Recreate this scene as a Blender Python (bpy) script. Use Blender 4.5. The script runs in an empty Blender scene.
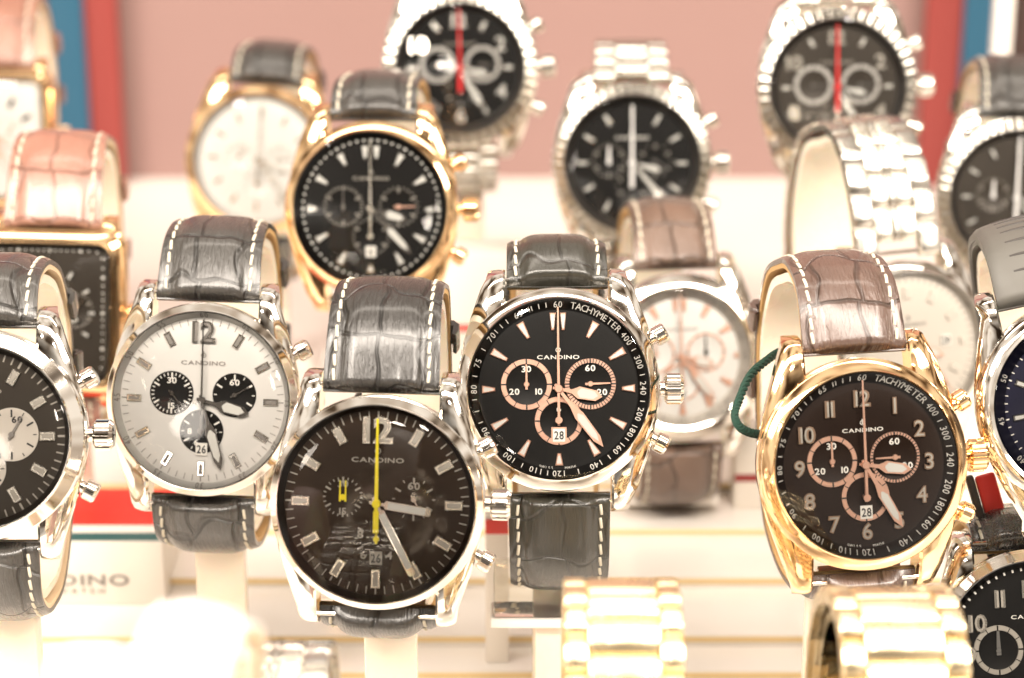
import bpy, bmesh, math, random
from mathutils import Vector, Matrix, Euler
random.seed(7)
S = 0.001                      # everything is modelled in millimetres, linked in metres
col = bpy.context.scene.collection
R_ = math.radians

# ------------------------------------------------------------------ camera
F_PX = 2418.0
PITCH = R_(20)
CAM = Vector((0, 0, 0.30))
FW = Vector((0, math.cos(PITCH), -math.sin(PITCH)))
UP = Vector((0, math.sin(PITCH), math.cos(PITCH)))
RT = Vector((1, 0, 0))
def at(u, v, d):
    return CAM + d * (FW + RT * ((u - 512) / F_PX) - UP * ((v - 339) / F_PX))
cd = bpy.data.cameras.new('camera'); cam = bpy.data.objects.new('camera', cd); col.objects.link(cam)
cam.location = CAM; cam.rotation_euler = (math.pi / 2 - PITCH, 0, 0)
cd.sensor_width = 36; cd.lens = F_PX * 36 / 1024
cd.clip_start = 0.01; cd.clip_end = 50
cd.dof.use_dof = True; cd.dof.focus_distance = 0.500; cd.dof.aperture_fstop = 11.5
bpy.context.scene.camera = cam

# ------------------------------------------------------------------ materials
M = {}
def mat(name, color=(.8, .8, .8), metallic=0, rough=.4, spec=.5, coat=0, noise=0, nscale=200, bump=0, **kw):
    m = bpy.data.materials.new(name); m.use_nodes = True
    nt = m.node_tree; b = nt.nodes['Principled BSDF']
    b.inputs['Base Color'].default_value = (*color, 1)
    b.inputs['Metallic'].default_value = metallic
    b.inputs['Roughness'].default_value = rough
    b.inputs['Specular IOR Level'].default_value = spec
    b.inputs['Coat Weight'].default_value = coat
    b.inputs['Coat Roughness'].default_value = .05
    if 'trans' in kw: b.inputs['Transmission Weight'].default_value = kw['trans']
    if 'sub' in kw:
        b.inputs['Subsurface Weight'].default_value = kw['sub']; b.inputs['Subsurface Scale'].default_value = .004
    tc = nt.nodes.new('ShaderNodeTexCoord')
    n = nt.nodes.new('ShaderNodeTexNoise'); n.inputs['Scale'].default_value = nscale; n.inputs['Detail'].default_value = 4
    nt.links.new(tc.outputs['Object'], n.inputs['Vector'])
    if noise:
        r = nt.nodes.new('ShaderNodeMapRange')
        r.inputs['To Min'].default_value = 1 - noise; r.inputs['To Max'].default_value = 1 + noise
        nt.links.new(n.outputs['Fac'], r.inputs['Value'])
        x = nt.nodes.new('ShaderNodeVectorMath'); x.operation = 'SCALE'
        x.inputs[0].default_value = color
        nt.links.new(r.outputs[0], x.inputs['Scale']); nt.links.new(x.outputs[0], b.inputs['Base Color'])
    rr = nt.nodes.new('ShaderNodeMapRange')            # uneven gloss: fingerprints, wear
    rr.inputs['To Min'].default_value = max(0, rough * .75); rr.inputs['To Max'].default_value = rough * 1.3
    nt.links.new(n.outputs['Fac'], rr.inputs['Value']); nt.links.new(rr.outputs[0], b.inputs['Roughness'])
    if bump:
        bp = nt.nodes.new('ShaderNodeBump'); bp.inputs['Strength'].default_value = bump; bp.inputs['Distance'].default_value = .0002
        nt.links.new(n.outputs['Fac'], bp.inputs['Height']); nt.links.new(bp.outputs[0], b.inputs['Normal'])
    M[name] = m
    return m

def leather(name, color, rough=.36, croc=True, tile=(9.0, 10.0), depth=.68, shift=0):
    m = mat(name, color, 0, rough, spec=.5)
    nt = m.node_tree; b = nt.nodes['Principled BSDF']; L = nt.links.new
    for l in list(b.inputs['Roughness'].links): nt.links.remove(l)
    uv = nt.nodes.new('ShaderNodeUVMap'); uv.uv_map = 'UVMap'
    wn = nt.nodes.new('ShaderNodeTexNoise'); wn.inputs['Scale'].default_value = .11; wn.inputs['Detail'].default_value = .6
    L(uv.outputs[0], wn.inputs['Vector'])
    sub = nt.nodes.new('ShaderNodeVectorMath'); sub.operation = 'SUBTRACT'; sub.inputs[1].default_value = (.5, .5, .5)
    L(wn.outputs['Color'], sub.inputs[0])
    sc = nt.nodes.new('ShaderNodeVectorMath'); sc.operation = 'MULTIPLY'; sc.inputs[1].default_value = (7, 11, 0)
    L(sub.outputs[0], sc.inputs[0])
    ad = nt.nodes.new('ShaderNodeVectorMath'); ad.operation = 'ADD'
    L(uv.outputs[0], ad.inputs[0]); L(sc.outputs[0], ad.inputs[1])
    ad2 = nt.nodes.new('ShaderNodeVectorMath'); ad2.operation = 'ADD'; ad2.inputs[1].default_value = (90 + shift, 100 + shift * 1.7, 0)
    L(ad.outputs[0], ad2.inputs[0])
    br = nt.nodes.new('ShaderNodeTexBrick')
    br.inputs['Scale'].default_value = 1; br.inputs['Mortar Size'].default_value = .62 if croc else 0.0
    br.inputs['Mortar Smooth'].default_value = 1; br.inputs['Bias'].default_value = 0
    br.inputs['Brick Width'].default_value = tile[0]; br.inputs['Row Height'].default_value = tile[1]
    br.offset = .12; br.squash = 1.0
    L(ad2.outputs[0], br.inputs['Vector'])
    # fine creases running along the strap, plus grain
    mp = nt.nodes.new('ShaderNodeMapping'); mp.inputs['Scale'].default_value = (1.7, .32, 1)
    L(uv.outputs[0], mp.inputs['Vector'])
    cr = nt.nodes.new('ShaderNodeTexNoise'); cr.inputs['Scale'].default_value = 1.0; cr.inputs['Detail'].default_value = 3; cr.inputs['Distortion'].default_value = .6
    L(mp.outputs[0], cr.inputs['Vector'])
    gr = nt.nodes.new('ShaderNodeTexNoise'); gr.inputs['Scale'].default_value = 3.2; gr.inputs['Detail'].default_value = 3
    L(uv.outputs[0], gr.inputs['Vector'])
    def mth(op, a, bb):
        n = nt.nodes.new('ShaderNodeMath'); n.operation = op
        for i, q in enumerate((a, bb)):
            if hasattr(q, 'type'): L(q, n.inputs[i])
            else: n.inputs[i].default_value = q
        return n.outputs[0]
    h = mth('MULTIPLY', br.outputs['Fac'], -1.0 if croc else 0)
    h = mth('ADD', h, mth('MULTIPLY', cr.outputs['Fac'], .8 if croc else .1))
    h = mth('ADD', h, mth('MULTIPLY', gr.outputs['Fac'], .10))
    bp = nt.nodes.new('ShaderNodeBump'); bp.inputs['Strength'].default_value = 1; bp.inputs['Distance'].default_value = .00045 * depth * 2
    L(h, bp.inputs['Height']); L(bp.outputs[0], b.inputs['Normal'])
    # creases a little darker than the tiles, whole tone varied by noise
    mx = nt.nodes.new('ShaderNodeMix'); mx.data_type = 'RGBA'
    mx.inputs[6].default_value = (*color, 1); mx.inputs[7].default_value = (*[c * .6 for c in color], 1)
    L(br.outputs['Fac'], mx.inputs[0]) if croc else setattr(mx.inputs[0], 'default_value', 0)
    mx2 = nt.nodes.new('ShaderNodeMix'); mx2.data_type = 'RGBA'; mx2.blend_type = 'MULTIPLY'; mx2.inputs[0].default_value = .5
    L(mx.outputs[2], mx2.inputs[6]); L(wn.outputs['Fac'], mx2.inputs[7])
    L(mx2.outputs[2], b.inputs['Base Color'])
    mr = nt.nodes.new('ShaderNodeMapRange'); mr.inputs['To Min'].default_value = rough * .7; mr.inputs['To Max'].default_value = rough * 1.4
    L(gr.outputs['Fac'], mr.inputs['Value']); L(mr.outputs[0], b.inputs['Roughness'])
    b.inputs['Coat Weight'].default_value = .5; b.inputs['Coat Roughness'].default_value = .16
    return m

mat('steel', (.76, .72, .66), 1, .07, noise=.05, nscale=90)
mat('link_steel', (.52, .495, .45), 1, .24, noise=.04)
mat('satin_steel', (.70, .66, .58), 1, .26, noise=.06, nscale=300, bump=.15)
mat('gold', (.93, .64, .36), 1, .09, noise=.05, nscale=90)
mat('pale_gold', (.88, .73, .48), 1, .26, noise=.05, nscale=90)
mat('rose_gold', (.76, .46, .34), .75, .34, noise=.04)
mat('dim_rose', (.34, .23, .16), .8, .35)
mat('grey_ring', (.13, .12, .11), .6, .35)
mat('knurled_steel', (.38, .36, .32), 1, .16)
mat('silver_ring', (.52, .50, .46), .3, .35)
mat('dark_steel', (.10, .09, .08), 1, .2)
leather('black_leather', (.028, .025, .022), .30)
leather('black_leather_b', (.022, .019, .016), .25, tile=(9.6, 11.5), shift=4.7)
leather('grey_leather', (.05, .046, .041), .31, tile=(10, 9), shift=2.2)
leather('brown_leather', (.12, .072, .055), .30, tile=(10, 11), shift=7.4)
leather('taupe_leather', (.17, .105, .075), .38, tile=(9, 8), shift=1.4)
leather('pink_leather', (.36, .175, .125), .34, tile=(9.4, 12), shift=3.3, depth=.4)
leather('olive_leather', (.028, .026, .019), .34, tile=(9.8, 9.6), shift=6.1, depth=.35)
leather('white_leather', (.82, .78, .74), .4, croc=False)
leather('blush_leather', (.80, .55, .52), .4, croc=False)
mat('grey_rubber', (.085, .08, .07), 0, .55, noise=.05)
mat('tan_lining', (.52, .32, .13), 0, .6, noise=.12, nscale=300, bump=.3)
mat('cream_lining', (.66, .50, .32), 0, .6, noise=.1, nscale=300, bump=.3)
mat('thread', (.54, .49, .39), 0, .7, noise=.1, nscale=900)
mat('dark_edge', (.02, .015, .012), 0, .5)
mat('dial_black', (.005, .0045, .004), 0, .45, spec=.15)
mat('dial_brown', (.022, .012, .006), .2, .42, spec=.25, noise=.2, nscale=60)
mat('dial_choco', (.014, .006, .003), .1, .45, spec=.2, noise=.1)
mat('dial_grey', (.035, .027, .019), .3, .4, noise=.2, nscale=60)
mat('dial_navy', (.010, .010, .03), .2, .35)
mat('dial_silver', (.66, .64, .60), 0, .45)
mat('dial_white', (.62, .60, .56), 0, .45)
mat('dial_ivory', (.58, .53, .46), 0, .45)
mat('print_white', (.80, .77, .70), 0, .5)
mat('print_dim', (.36, .33, .28), 0, .5)
mat('print_black', (.02, .02, .02), 0, .5)
mat('print_grey', (.22, .20, .18), 0, .5)
mat('lume', (.60, .59, .54), 0, .55)
mat('yellow_lacquer', (.90, .74, .02), 0, .35)
mat('red_lacquer', (.75, .03, .03), 0, .35)
mat('white_lacquer', (.85, .83, .8), 0, .3)
mat('cream_plastic', (.80, .71, .58), 0, .25, sub=.3, noise=.04, nscale=40)
mat('white_acrylic', (.84, .79, .73), 0, .12, noise=.03, nscale=20)
mat('amber_edge_glow', (.80, .60, .30), 0, .3)  # warm glow of the translucent step edges, put in as plain colour
mat('card_white', (.80, .74, .66), 0, .45, noise=.03, nscale=60)
mat('card_red', (.62, .03, .02), 0, .4, noise=.05)
mat('card_darkred', (.30, .02, .02), 0, .4)
mat('card_teal', (.02, .10, .10), 0, .45)
mat('backdrop_pink', (.27, .165, .148), 0, .5, noise=.05, nscale=8)
mat('panel_red', (.25, .038, .032), 0, .5, noise=.04, nscale=15)
mat('panel_blue', (.012, .085, .15), 0, .5, noise=.06, nscale=15)
mat('panel_white', (.85, .80, .74), 0, .4)
mat('panel_dark', (.04, .02, .015), 0, .5)
mat('green_cord', (.006, .035, .022), 0, .8, noise=.4, nscale=1500, bump=.8)

def clear(name, tint=(1, 1, 1), ior=1.5, refl=1.0):
    m = bpy.data.materials.new(name); m.use_nodes = True; nt = m.node_tree
    for n in list(nt.nodes): nt.nodes.remove(n)
    o = nt.nodes.new('ShaderNodeOutputMaterial'); mx = nt.nodes.new('ShaderNodeMixShader')
    t = nt.nodes.new('ShaderNodeBsdfTransparent'); g = nt.nodes.new('ShaderNodeBsdfGlossy'); f = nt.nodes.new('ShaderNodeFresnel')
    t.inputs[0].default_value = (*tint, 1); g.inputs['Roughness'].default_value = .02; g.inputs[0].default_value = (refl, refl, refl, 1)
    f.inputs[0].default_value = ior
    nt.links.new(f.outputs[0], mx.inputs[0]); nt.links.new(t.outputs[0], mx.inputs[1]); nt.links.new(g.outputs[0], mx.inputs[2])
    nt.links.new(mx.outputs[0], o.inputs[0]); M[name] = m
clear('crystal', (1, 1, 1), 1.42)
clear('clear_acrylic', (.93, .92, .88), 1.5)

# ------------------------------------------------------------------ mesh building
class MB:
    def __init__(s): s.bm = bmesh.new(); s.uvs = {}
    def v(s, p): return s.bm.verts.new(p)
    def f(s, vs):
        try: return s.bm.faces.new(vs)
        except ValueError: return None
    def loft(s, rings, closed=True, cap0=False, cap1=False, loop=False):
        R = [[s.v(p) for p in r] for r in rings]
        n = len(R[0]); seq = list(range(len(R) - 1)) + ([len(R) - 1] if loop else [])
        for i in seq:
            a, b = R[i], R[(i + 1) % len(R)]
            for j in range(n if closed else n - 1):
                k = (j + 1) % n
                s.f((a[j], a[k], b[k], b[j]))
        if cap0: s.f(list(reversed(R[0])))
        if cap1: s.f(R[-1])
        return R
    def lathe(s, prof, seg=96, c=(0, 0), shape=None, cap0=False, cap1=False, wob=None, loop=False):
        rings = []
        for (r, z) in prof:
            ring = []
            for j in range(seg):
                a = 2 * math.pi * j / seg
                rr = r * (wob(a, r, z) if wob else 1)
                if shape: x, y = shape(a, rr)
                else: x, y = rr * math.cos(a), rr * math.sin(a)
                ring.append((c[0] + x, c[1] + y, z))
            rings.append(ring)
        s.loft(rings, True, cap0, cap1, loop)
        return s
    def prism(s, pts, z0, z1, mtx=None):
        mtx = mtx or Matrix()
        a = [s.v(mtx @ Vector((x, y, z0))) for x, y in pts]; b = [s.v(mtx @ Vector((x, y, z1))) for x, y in pts]
        n = len(pts)
        for i in range(n): s.f((a[i], a[(i + 1) % n], b[(i + 1) % n], b[i]))
        s.f(list(reversed(a))); s.f(b)
        return s
    def box(s, x0, x1, y0, y1, z0, z1, mtx=None, bev=0):
        g = MB() if bev else s
        g.prism([(x0, y0), (x1, y0), (x1, y1), (x0, y1)], z0, z1, None if bev else mtx)
        if bev:
            bmesh.ops.bevel(g.bm, geom=g.bm.edges[:], offset=bev, segments=2, affect='EDGES', profile=.5)
            s.add(g, mtx)
        return s
    def add(s, o, mtx=None):
        mp = {}
        for v in o.bm.verts: mp[v] = s.v(mtx @ v.co if mtx else v.co)
        for f in o.bm.faces: s.f([mp[v] for v in f.verts])
        o.bm.free()
    def tube(s, pts, r, seg=8, cap=True):
        rings = []
        for i, p in enumerate(pts):
            p = Vector(p); a = Vector(pts[max(0, i - 1)]); b = Vector(pts[min(len(pts) - 1, i + 1)])
            t = (b - a).normalized(); u = t.orthogonal().normalized()
            if i and rings:
                u = (pu - t * pu.dot(t)).normalized()
            pu = u; w = t.cross(u)
            rr = r(i / (len(pts) - 1)) if callable(r) else r
            rings.append([p + rr * (u * math.cos(2 * math.pi * k / seg) + w * math.sin(2 * math.pi * k / seg)) for k in range(seg)])
        s.loft(rings, True, cap, cap)
        return s
    def build(s, name, m, parent=None, angle=32, loc=None, uvfn=None):
        bm = s.bm
        bmesh.ops.recalc_face_normals(bm, faces=bm.faces[:])
        for f in bm.faces: f.smooth = True
        me = bpy.data.meshes.new(name)
        if uvfn:
            lay = bm.loops.layers.uv.new('UVMap')
            for f in bm.faces:
                for l in f.loops: l[lay].uv = uvfn(l.vert)
        for v in bm.verts: v.co *= S
        bm.to_mesh(me); bm.free()
        me.set_sharp_from_angle(angle=R_(angle))
        me.materials.append(M[m] if isinstance(m, str) else m)
        ob = bpy.data.objects.new(name, me); col.objects.link(ob)
        if parent: ob.parent = parent
        if loc: ob.location = loc
        return ob

def tag(o, label=None, cat=None, group=None, kind=None):
    if label: o['label'] = label
    if cat: o['category'] = cat
    if group: o['group'] = group
    if kind: o['kind'] = kind
    return o
def empty(name, mtx):
    o = bpy.data.objects.new(name, None); col.objects.link(o); o.matrix_world = mtx; o.empty_display_size = .005
    return o

# glyphs: converted once from the built-in font
_g = {}
def glyph(ch, bold=0):
    k = (ch, bold)
    if k not in _g:
        c = bpy.data.curves.new('t', 'FONT'); c.body = ch; c.size = 1; c.extrude = .04; c.offset = bold; c.resolution_u = 3
        o = bpy.data.objects.new('t', c); col.objects.link(o)
        dg = bpy.context.evaluated_depsgraph_get()
        me = bpy.data.meshes.new_from_object(o.evaluated_get(dg))
        vs = [v.co.copy() for v in me.vertices]; fs = [tuple(p.vertices) for p in me.polygons]
        w = max((v.x for v in vs), default=.3) - min((v.x for v in vs), default=0); x0 = min((v.x for v in vs), default=0)
        _g[k] = ([Vector((v.x - x0, v.y, v.z)) for v in vs], fs, w)
        bpy.data.objects.remove(o); bpy.data.curves.remove(c); bpy.data.meshes.remove(me)
    return _g[k]
def text(mb, s, size, c=(0, 0), z=.08, xs=1.0, bold=0, rot=0, gap=.09, thick=.1):
    """a centred line of writing; size = cap height in mm"""
    k = size / .70
    items = [glyph(ch, bold) if ch != ' ' else (None, None, .3) for ch in s]
    W = sum(i[2] for i in items) + gap * (len(s) - 1)
    x = -W / 2; cr, sr = math.cos(rot), math.sin(rot)
    for vs, fs, w in items:
        if vs:
            vv = []
            for v in vs:
                px, py = (x + v.x) * k * xs, (v.y - .35) * k
                vv.append(mb.v((c[0] + px * cr - py * sr, c[1] + px * sr + py * cr, z + (v.z / .08 + .5) * thick)))
            for f in fs: mb.f([vv[i] for i in f])
        x += w + gap
    return mb
def arc_text(mb, s, size, r, deg, step, z, **kw):
    """letters set one by one on a circle, clock degrees"""
    for i, ch in enumerate(s):
        if ch == ' ': continue
        a = R_(deg + (i - (len(s) - 1) / 2) * step)
        text(mb, ch, size, (r * math.sin(a), r * math.cos(a)), z, rot=-a, **kw)
def drape(mb, rd, fl):
    """lay flat writing on the sloping ring"""
    for v in mb.bm.verts:
        r = math.hypot(v.co.x, v.co.y); v.co.z += .35 + 1.4 * max(0, min(1.05, (r - (rd - fl)) / fl)) + .03
def clk(deg, r): a = R_(deg); return (r * math.sin(a), r * math.cos(a))
def rotz(deg): return Matrix.Rotation(-R_(deg), 4, 'Z')      # clock degrees
def rayprism(mb, deg, pts, z0, z1, c=(0, 0)):                # pts given with +y pointing outward
    mb.prism(pts, z0, z1, Matrix.Translation((c[0], c[1], 0)) @ rotz(deg))

def ring(mb, r0, r1, z0, z1, c=(0, 0), seg=64):
    mb.lathe([(r0, z0), (r0, z1), (r1, z1), (r1, z0)], seg, c, loop=True)

# ------------------------------------------------------------------ strap path
def catmull(P, n=12):
    out = []
    for i in range(len(P) - 1):
        p0 = P[max(0, i - 1)]; p1 = P[i]; p2 = P[i + 1]; p3 = P[min(len(P) - 1, i + 2)]
        for j in range(n):
            t = j / n
            out.append(tuple(.5 * ((2 * p1[k]) + (-p0[k] + p2[k]) * t + (2 * p0[k] - 5 * p1[k] + 4 * p2[k] - p3[k]) * t * t + (-p0[k] + 3 * p1[k] - 3 * p2[k] + p3[k]) * t ** 3) for k in range(2)))
    out.append(tuple(P[-1])); return out
def resample(pts, step):
    acc = [0]
    for a, b in zip(pts, pts[1:]): acc.append(acc[-1] + math.hypot(b[0] - a[0], b[1] - a[1]))
    L = acc[-1]; n = max(2, round(L / step)); out = []; j = 0
    for i in range(n + 1):
        d = L * i / n
        while j < len(acc) - 2 and acc[j + 1] < d: j += 1
        t = (d - acc[j]) / max(1e-9, acc[j + 1] - acc[j])
        p = (pts[j][0] + (pts[j + 1][0] - pts[j][0]) * t, pts[j][1] + (pts[j + 1][1] - pts[j][1]) * t)
        out.append((p, d))
    res = []
    for i, (p, d) in enumerate(out):
        a = out[max(0, i - 1)][0]; b = out[min(len(out) - 1, i + 1)][0]
        ty, tz = b[0] - a[0], b[1] - a[1]; l = math.hypot(ty, tz)
        res.append((p, (ty / l, tz / l), d))
    return res, L
def paths(w):
    Ly, Ty, By, D = w['lug'], w['T'], w['B'], w['D']
    top = [(Ly - 2.6, -3.2), (Ly + (Ty - Ly) * .62, -7.5), (Ty - .3, -D * .30), (Ty, -D * .48), (Ty - 3, -D * .72), (Ty * .62, -D * .93), (Ty * .2, -D), (-2, -D)]
    bot = [(-Ly + 2.6, -3.2), (-Ly - (By - Ly) * .62, -7.5), (-By + .3, -D * .30), (-By, -D * .48), (-By + 3, -D * .72), (-By * .62, -D * .93), (-By * .25, -D + .5), (0, -D + .2)]
    return catmull(top), catmull(bot)

def make_strap(root, w, which, pts):
    sgn = 1 if which == 'top' else -1
    st, L = resample(pts, .6)
    w0 = w['sw'] / 2; w1 = w0 * w.get('taper', .84)
    nx = 24
    rubber = w['strap'] == 'grey_rubber'
    def outer(d, fx):
        edge = 1.15
        puff = 2.2 * max(0, 1 - d / 38) + .35
        a = abs(fx)
        h = edge + puff * max(0, 1 - (a / .74) ** 5) if not rubber else 1.8 + 1.0 * (1 - a ** 4)
        if a > .96: h -= .45
        return h
    mo = MB(); rings = []; uvd = {}
    def pos(p, t, x, h):
        ny, nz = (-t[1], t[0]) if sgn > 0 else (t[1], -t[0])
        # outward normal: away from loop centre
        if ny * p[0] + nz * (p[1] + w['D'] * .5) < 0: ny, nz = -ny, -nz
        return (x, p[0] + ny * h, p[1] + nz * h)
    for (p, t, d) in st:
        ww = w0 + (w1 - w0) * min(1, d / 60)
        er = 2.0; rnd = math.sqrt(max(0, 1 - ((er - d) / er) ** 2)) if d < er else 1
        r = []
        for j in range(nx + 1):
            fx = -1 + 2 * j / nx
            r.append(pos(p, t, ww * fx, -1.0 + (outer(d, fx) + 1.0) * rnd))
        for j in range(nx, -1, -4):
            fx = -1 + 2 * j / nx
            r.append(pos(p, t, ww * fx, -.25))
        rings.append(r)
    R = mo.loft(rings, True, True, True)
    for i, row in enumerate(R):
        for j, v in enumerate(row):
            fx = -1 + 2 * j / nx if j <= nx else 0
            uvd[v] = (fx * w0, st[i][2] * sgn + (0 if sgn > 0 else 37))
    if rubber:
        gm = MB()
    name = 'upper_strap' if which == 'top' else 'lower_strap'
    bevel = mo.build(name, w['strap'], root, 50, uvfn=lambda v: uvd.get(v, (0, 0)))
    # lining
    ml = MB(); rings = []
    for (p, t, d) in st:
        ww = (w0 + (w1 - w0) * min(1, d / 60)) * .985
        rings.append([pos(p, t, ww, -.27), pos(p, t, ww, -1.25), pos(p, t, -ww, -1.25), pos(p, t, -ww, -.27)])
    ml.loft(rings, True, True, True)
    ml.build('lining', w.get('lining', 'tan_lining') if not rubber else 'grey_rubber', bevel, 40)
    if rubber:
        gm = MB()
        d = 7
        while d < 46:
            i = min(len(st) - 1, int(d / L * (len(st) - 1))); p, t, _ = st[i]
            c = [pos(p, t, x * w0 * .62, 2.82 - .38 * abs(x) ** 3) for x in [k / 6 - 1 for k in range(13)]]
            gm.tube(c, .3, 6); d += 3.1
        gm.build('groove', 'dark_edge', bevel)
    elif w.get('stitch', True):
        ms = MB(); pitch = w.get('pitch', 2.9)
        for sx in (-1, 1):
            d = 3.2
            while d < min(L - 6, 62):
                q = []
                for dd in (-.36, -.2, .2, .36):
                    e = d + dd * pitch
                    i = min(len(st) - 1, max(0, round(e / L * (len(st) - 1))))
                    fi = e / L * (len(st) - 1); i0 = max(0, min(len(st) - 2, int(fi))); fr = fi - i0
                    p0, t0, _ = st[i0]; p1, t1, _ = st[i0 + 1]
                    p = (p0[0] * (1 - fr) + p1[0] * fr, p0[1] * (1 - fr) + p1[1] * fr)
                    ww = (w0 + (w1 - w0) * min(1, e / 60)) * .82 + dd * .35
                    q.append(pos(p, t0, sx * ww, outer(e, .82) + (.05 if abs(dd) < .3 else -.15)))
                ms.tube(q, .35, 6); d += pitch
        ms.build('stitching', w.get('thread', 'thread'), bevel)
    if which == 'top' and w.get('keeper', True):
        for dk in ((.66, .84) if w.get('keepers', 2) == 2 else (.68,)):
            i = int(dk * (len(st) - 1)); mk = MB()
            ca = st[i]; rr = []
            for off in (-2.6, -2.2, 2.2, 2.6):
                j = max(0, min(len(st) - 1, i + round(off / .6))); p, t, dd = st[j]
                ww = (w0 + (w1 - w0)) + 1.3
                e = .35 if abs(off) > 2.4 else 0
                p = (ca[0][0] + ca[1][0] * off, ca[0][1] + ca[1][1] * off); t = ca[1]
                rg = []
                for (x, h) in ((-ww, -1.6), (-ww - .5, 0), (-ww - .4, 2.4), (-ww + .8, 3.6), (ww - .8, 3.6), (ww + .4, 2.4), (ww + .5, 0), (ww, -1.6)):
                    rg.append(pos(p, t, x * (1 - e * .03), h - e))
                for (x, h) in ((ww - .9, -1.4), (ww - .8, 1.4), (-ww + .8, 1.4), (-ww + .9, -1.4)):
                    rg.append(pos(p, t, x, h))
                rr.append(rg)
            mk.loft(rr, True, True, True)
            mk.build('keeper_loop', w['strap'], bevel, 40, uvfn=lambda v: (v.co.x, v.co.y))
    return bevel

def link_row(mb, w, width, pitch, pieces, T, which_set):
    pass
def make_bracelet(root, w, which, pts):
    sgn = 1 if which == 'top' else -1
    st, L = resample(pts, w.get('lp', 4.6))
    br = empty('upper_bracelet' if which == 'top' else 'lower_bracelet', Matrix()); br.parent = root
    w0 = w['sw'] / 2; w1 = w0 * w.get('taper', .84)
    # pieces across the row: (x0, x1, height, shift along, material)
    lay = w['links']
    nlast = len(st) - 1
    for i in range(nlast):
        (p, t, d) = st[i]; q = st[i + 1][0]
        c = ((p[0] + q[0]) / 2, (p[1] + q[1]) / 2); pitch = math.hypot(q[0] - p[0], q[1] - p[1])
        ty, tz = (q[0] - p[0]) / pitch, (q[1] - p[1]) / pitch
        ny, nz = -tz, ty
        if ny * c[0] + nz * (c[1] + w['D'] * .5) < 0: ny, nz = -ny, -nz
        ww = w0 + (w1 - w0) * min(1, d / 60)
        mt = Matrix(((1, 0, 0, 0), (0, ty, ny, c[0]), (0, tz, nz, c[1]), (0, 0, 0, 1)))
        groups = {}
        for (x0, x1, h, sh, m) in lay: groups.setdefault(m, []).append((x0, x1, h, sh))
        par = None
        for m, ps in groups.items():
            mb = MB()
            for (x0, x1, h, sh) in ps:
                hl = pitch * .485
                prof = []
                K = 8
                for k in range(K + 1):
                    a = -1 + 2 * k / K
                    prof.append((a * hl + sh * pitch, h * (1 - .58 * abs(a) ** (7 if h < 1.6 else 4.5))))
                prof += [(hl + sh * pitch, -1.0), (-hl + sh * pitch, -1.0)]
                a0, a1 = x0 * ww + .06, x1 * ww - .06
                e = min(.45, (a1 - a0) * .25)
                rings = []
                for (xx, k) in ((a0, .72), (a0 + e * .4, .93), (a0 + e, 1), (a1 - e, 1), (a1 - e * .4, .93), (a1, .72)):
                    rings.append([mt @ Vector((xx, s_, hh * k if hh > 0 else hh)) for s_, hh in prof])
                mb.loft(rings, True, True, True)
            o = mb.build('link', m, br, 38)
    return br

# ------------------------------------------------------------------ hands, markers
def hand_outline(kind, L, wd):
    if kind == 'leaf':
        a = [(.28, -1.2), (.34, 1.0), (.42, L * .30), (wd / 2, L * .46), (wd * .42, L * .86), (0, L)]
    elif kind == 'baton':
        a = [(.3, -1.5), (.35, 1.5), (wd / 2, 1.8), (wd / 2, L * .97), (wd * .3, L)]
    elif kind == 'sword':
        a = [(.3, -1.2), (wd * .3, 1.0), (wd / 2, L * .78), (0, L)]
    return a + [(-x, y) for x, y in reversed(a) if x != 0]
def lume_outline(kind, L, wd):
    if kind == 'leaf': a = [(.18, L * .43), (wd / 2 - .28, L * .50), (wd * .42 - .26, L * .80), (0.0, L * .90)]
    elif kind == 'baton': a = [(wd / 2 - .16, 2.3), (wd / 2 - .16, L * .9)]
    else: a = [(wd * .1, 2), (wd / 2 - .3, L * .72), (0, L * .88)]
    r = a + [(-x, y) for x, y in reversed(a) if x != 0]
    return r
def hands(root, w):
    hs = w['hands']; rd = w['rd']
    kind = hs.get('kind', 'leaf'); m = hs.get('m', 'steel')
    for nm, L, wd, deg, z in (('hour_hand', rd * hs.get('hl', .50), hs.get('hw', 2.5), hs['h'], .75), ('minute_hand', rd * hs.get('ml', .80), hs.get('mw', 2.0), hs['mi'], 1.05)):
        mb = MB(); rayprism(mb, deg, hand_outline(kind, L, wd), z, z + .16); o = mb.build(nm, m, root)
        mb = MB(); rayprism(mb, deg, lume_outline(kind, L, wd), z + .08, z + .2); mb.build('lume_fill', hs.get('lume', 'lume'), o)
    sm = hs.get('sm', m); L = rd * hs.get('sl', .92); sw = hs.get('sw', .42); deg = hs.get('s', 0)
    mb = MB(); tl = hs.get('tail', 6.6)
    rayprism(mb, deg, [(sw * .5, -tl), (sw * .55, 0), (sw * .32, L), (-sw * .32, L), (-sw * .55, 0), (-sw * .5, -tl)], 1.35, 1.48)
    if hs.get('fat'):
        rayprism(mb, deg, [(.55, -tl), (.55, -1.5), (-.55, -1.5), (-.55, -tl)], 1.36, 1.50)
    else:
        mb.lathe([(.01, 1.5), (.75, 1.5), (.75, 1.3), (.01, 1.3)], 20, clk(deg + 180, tl))
    mb.lathe([(.01, 1.7), (.75, 1.7), (.85, 1.6), (.85, .5)], 24)
    mb.build('second_hand', sm, root)

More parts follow.
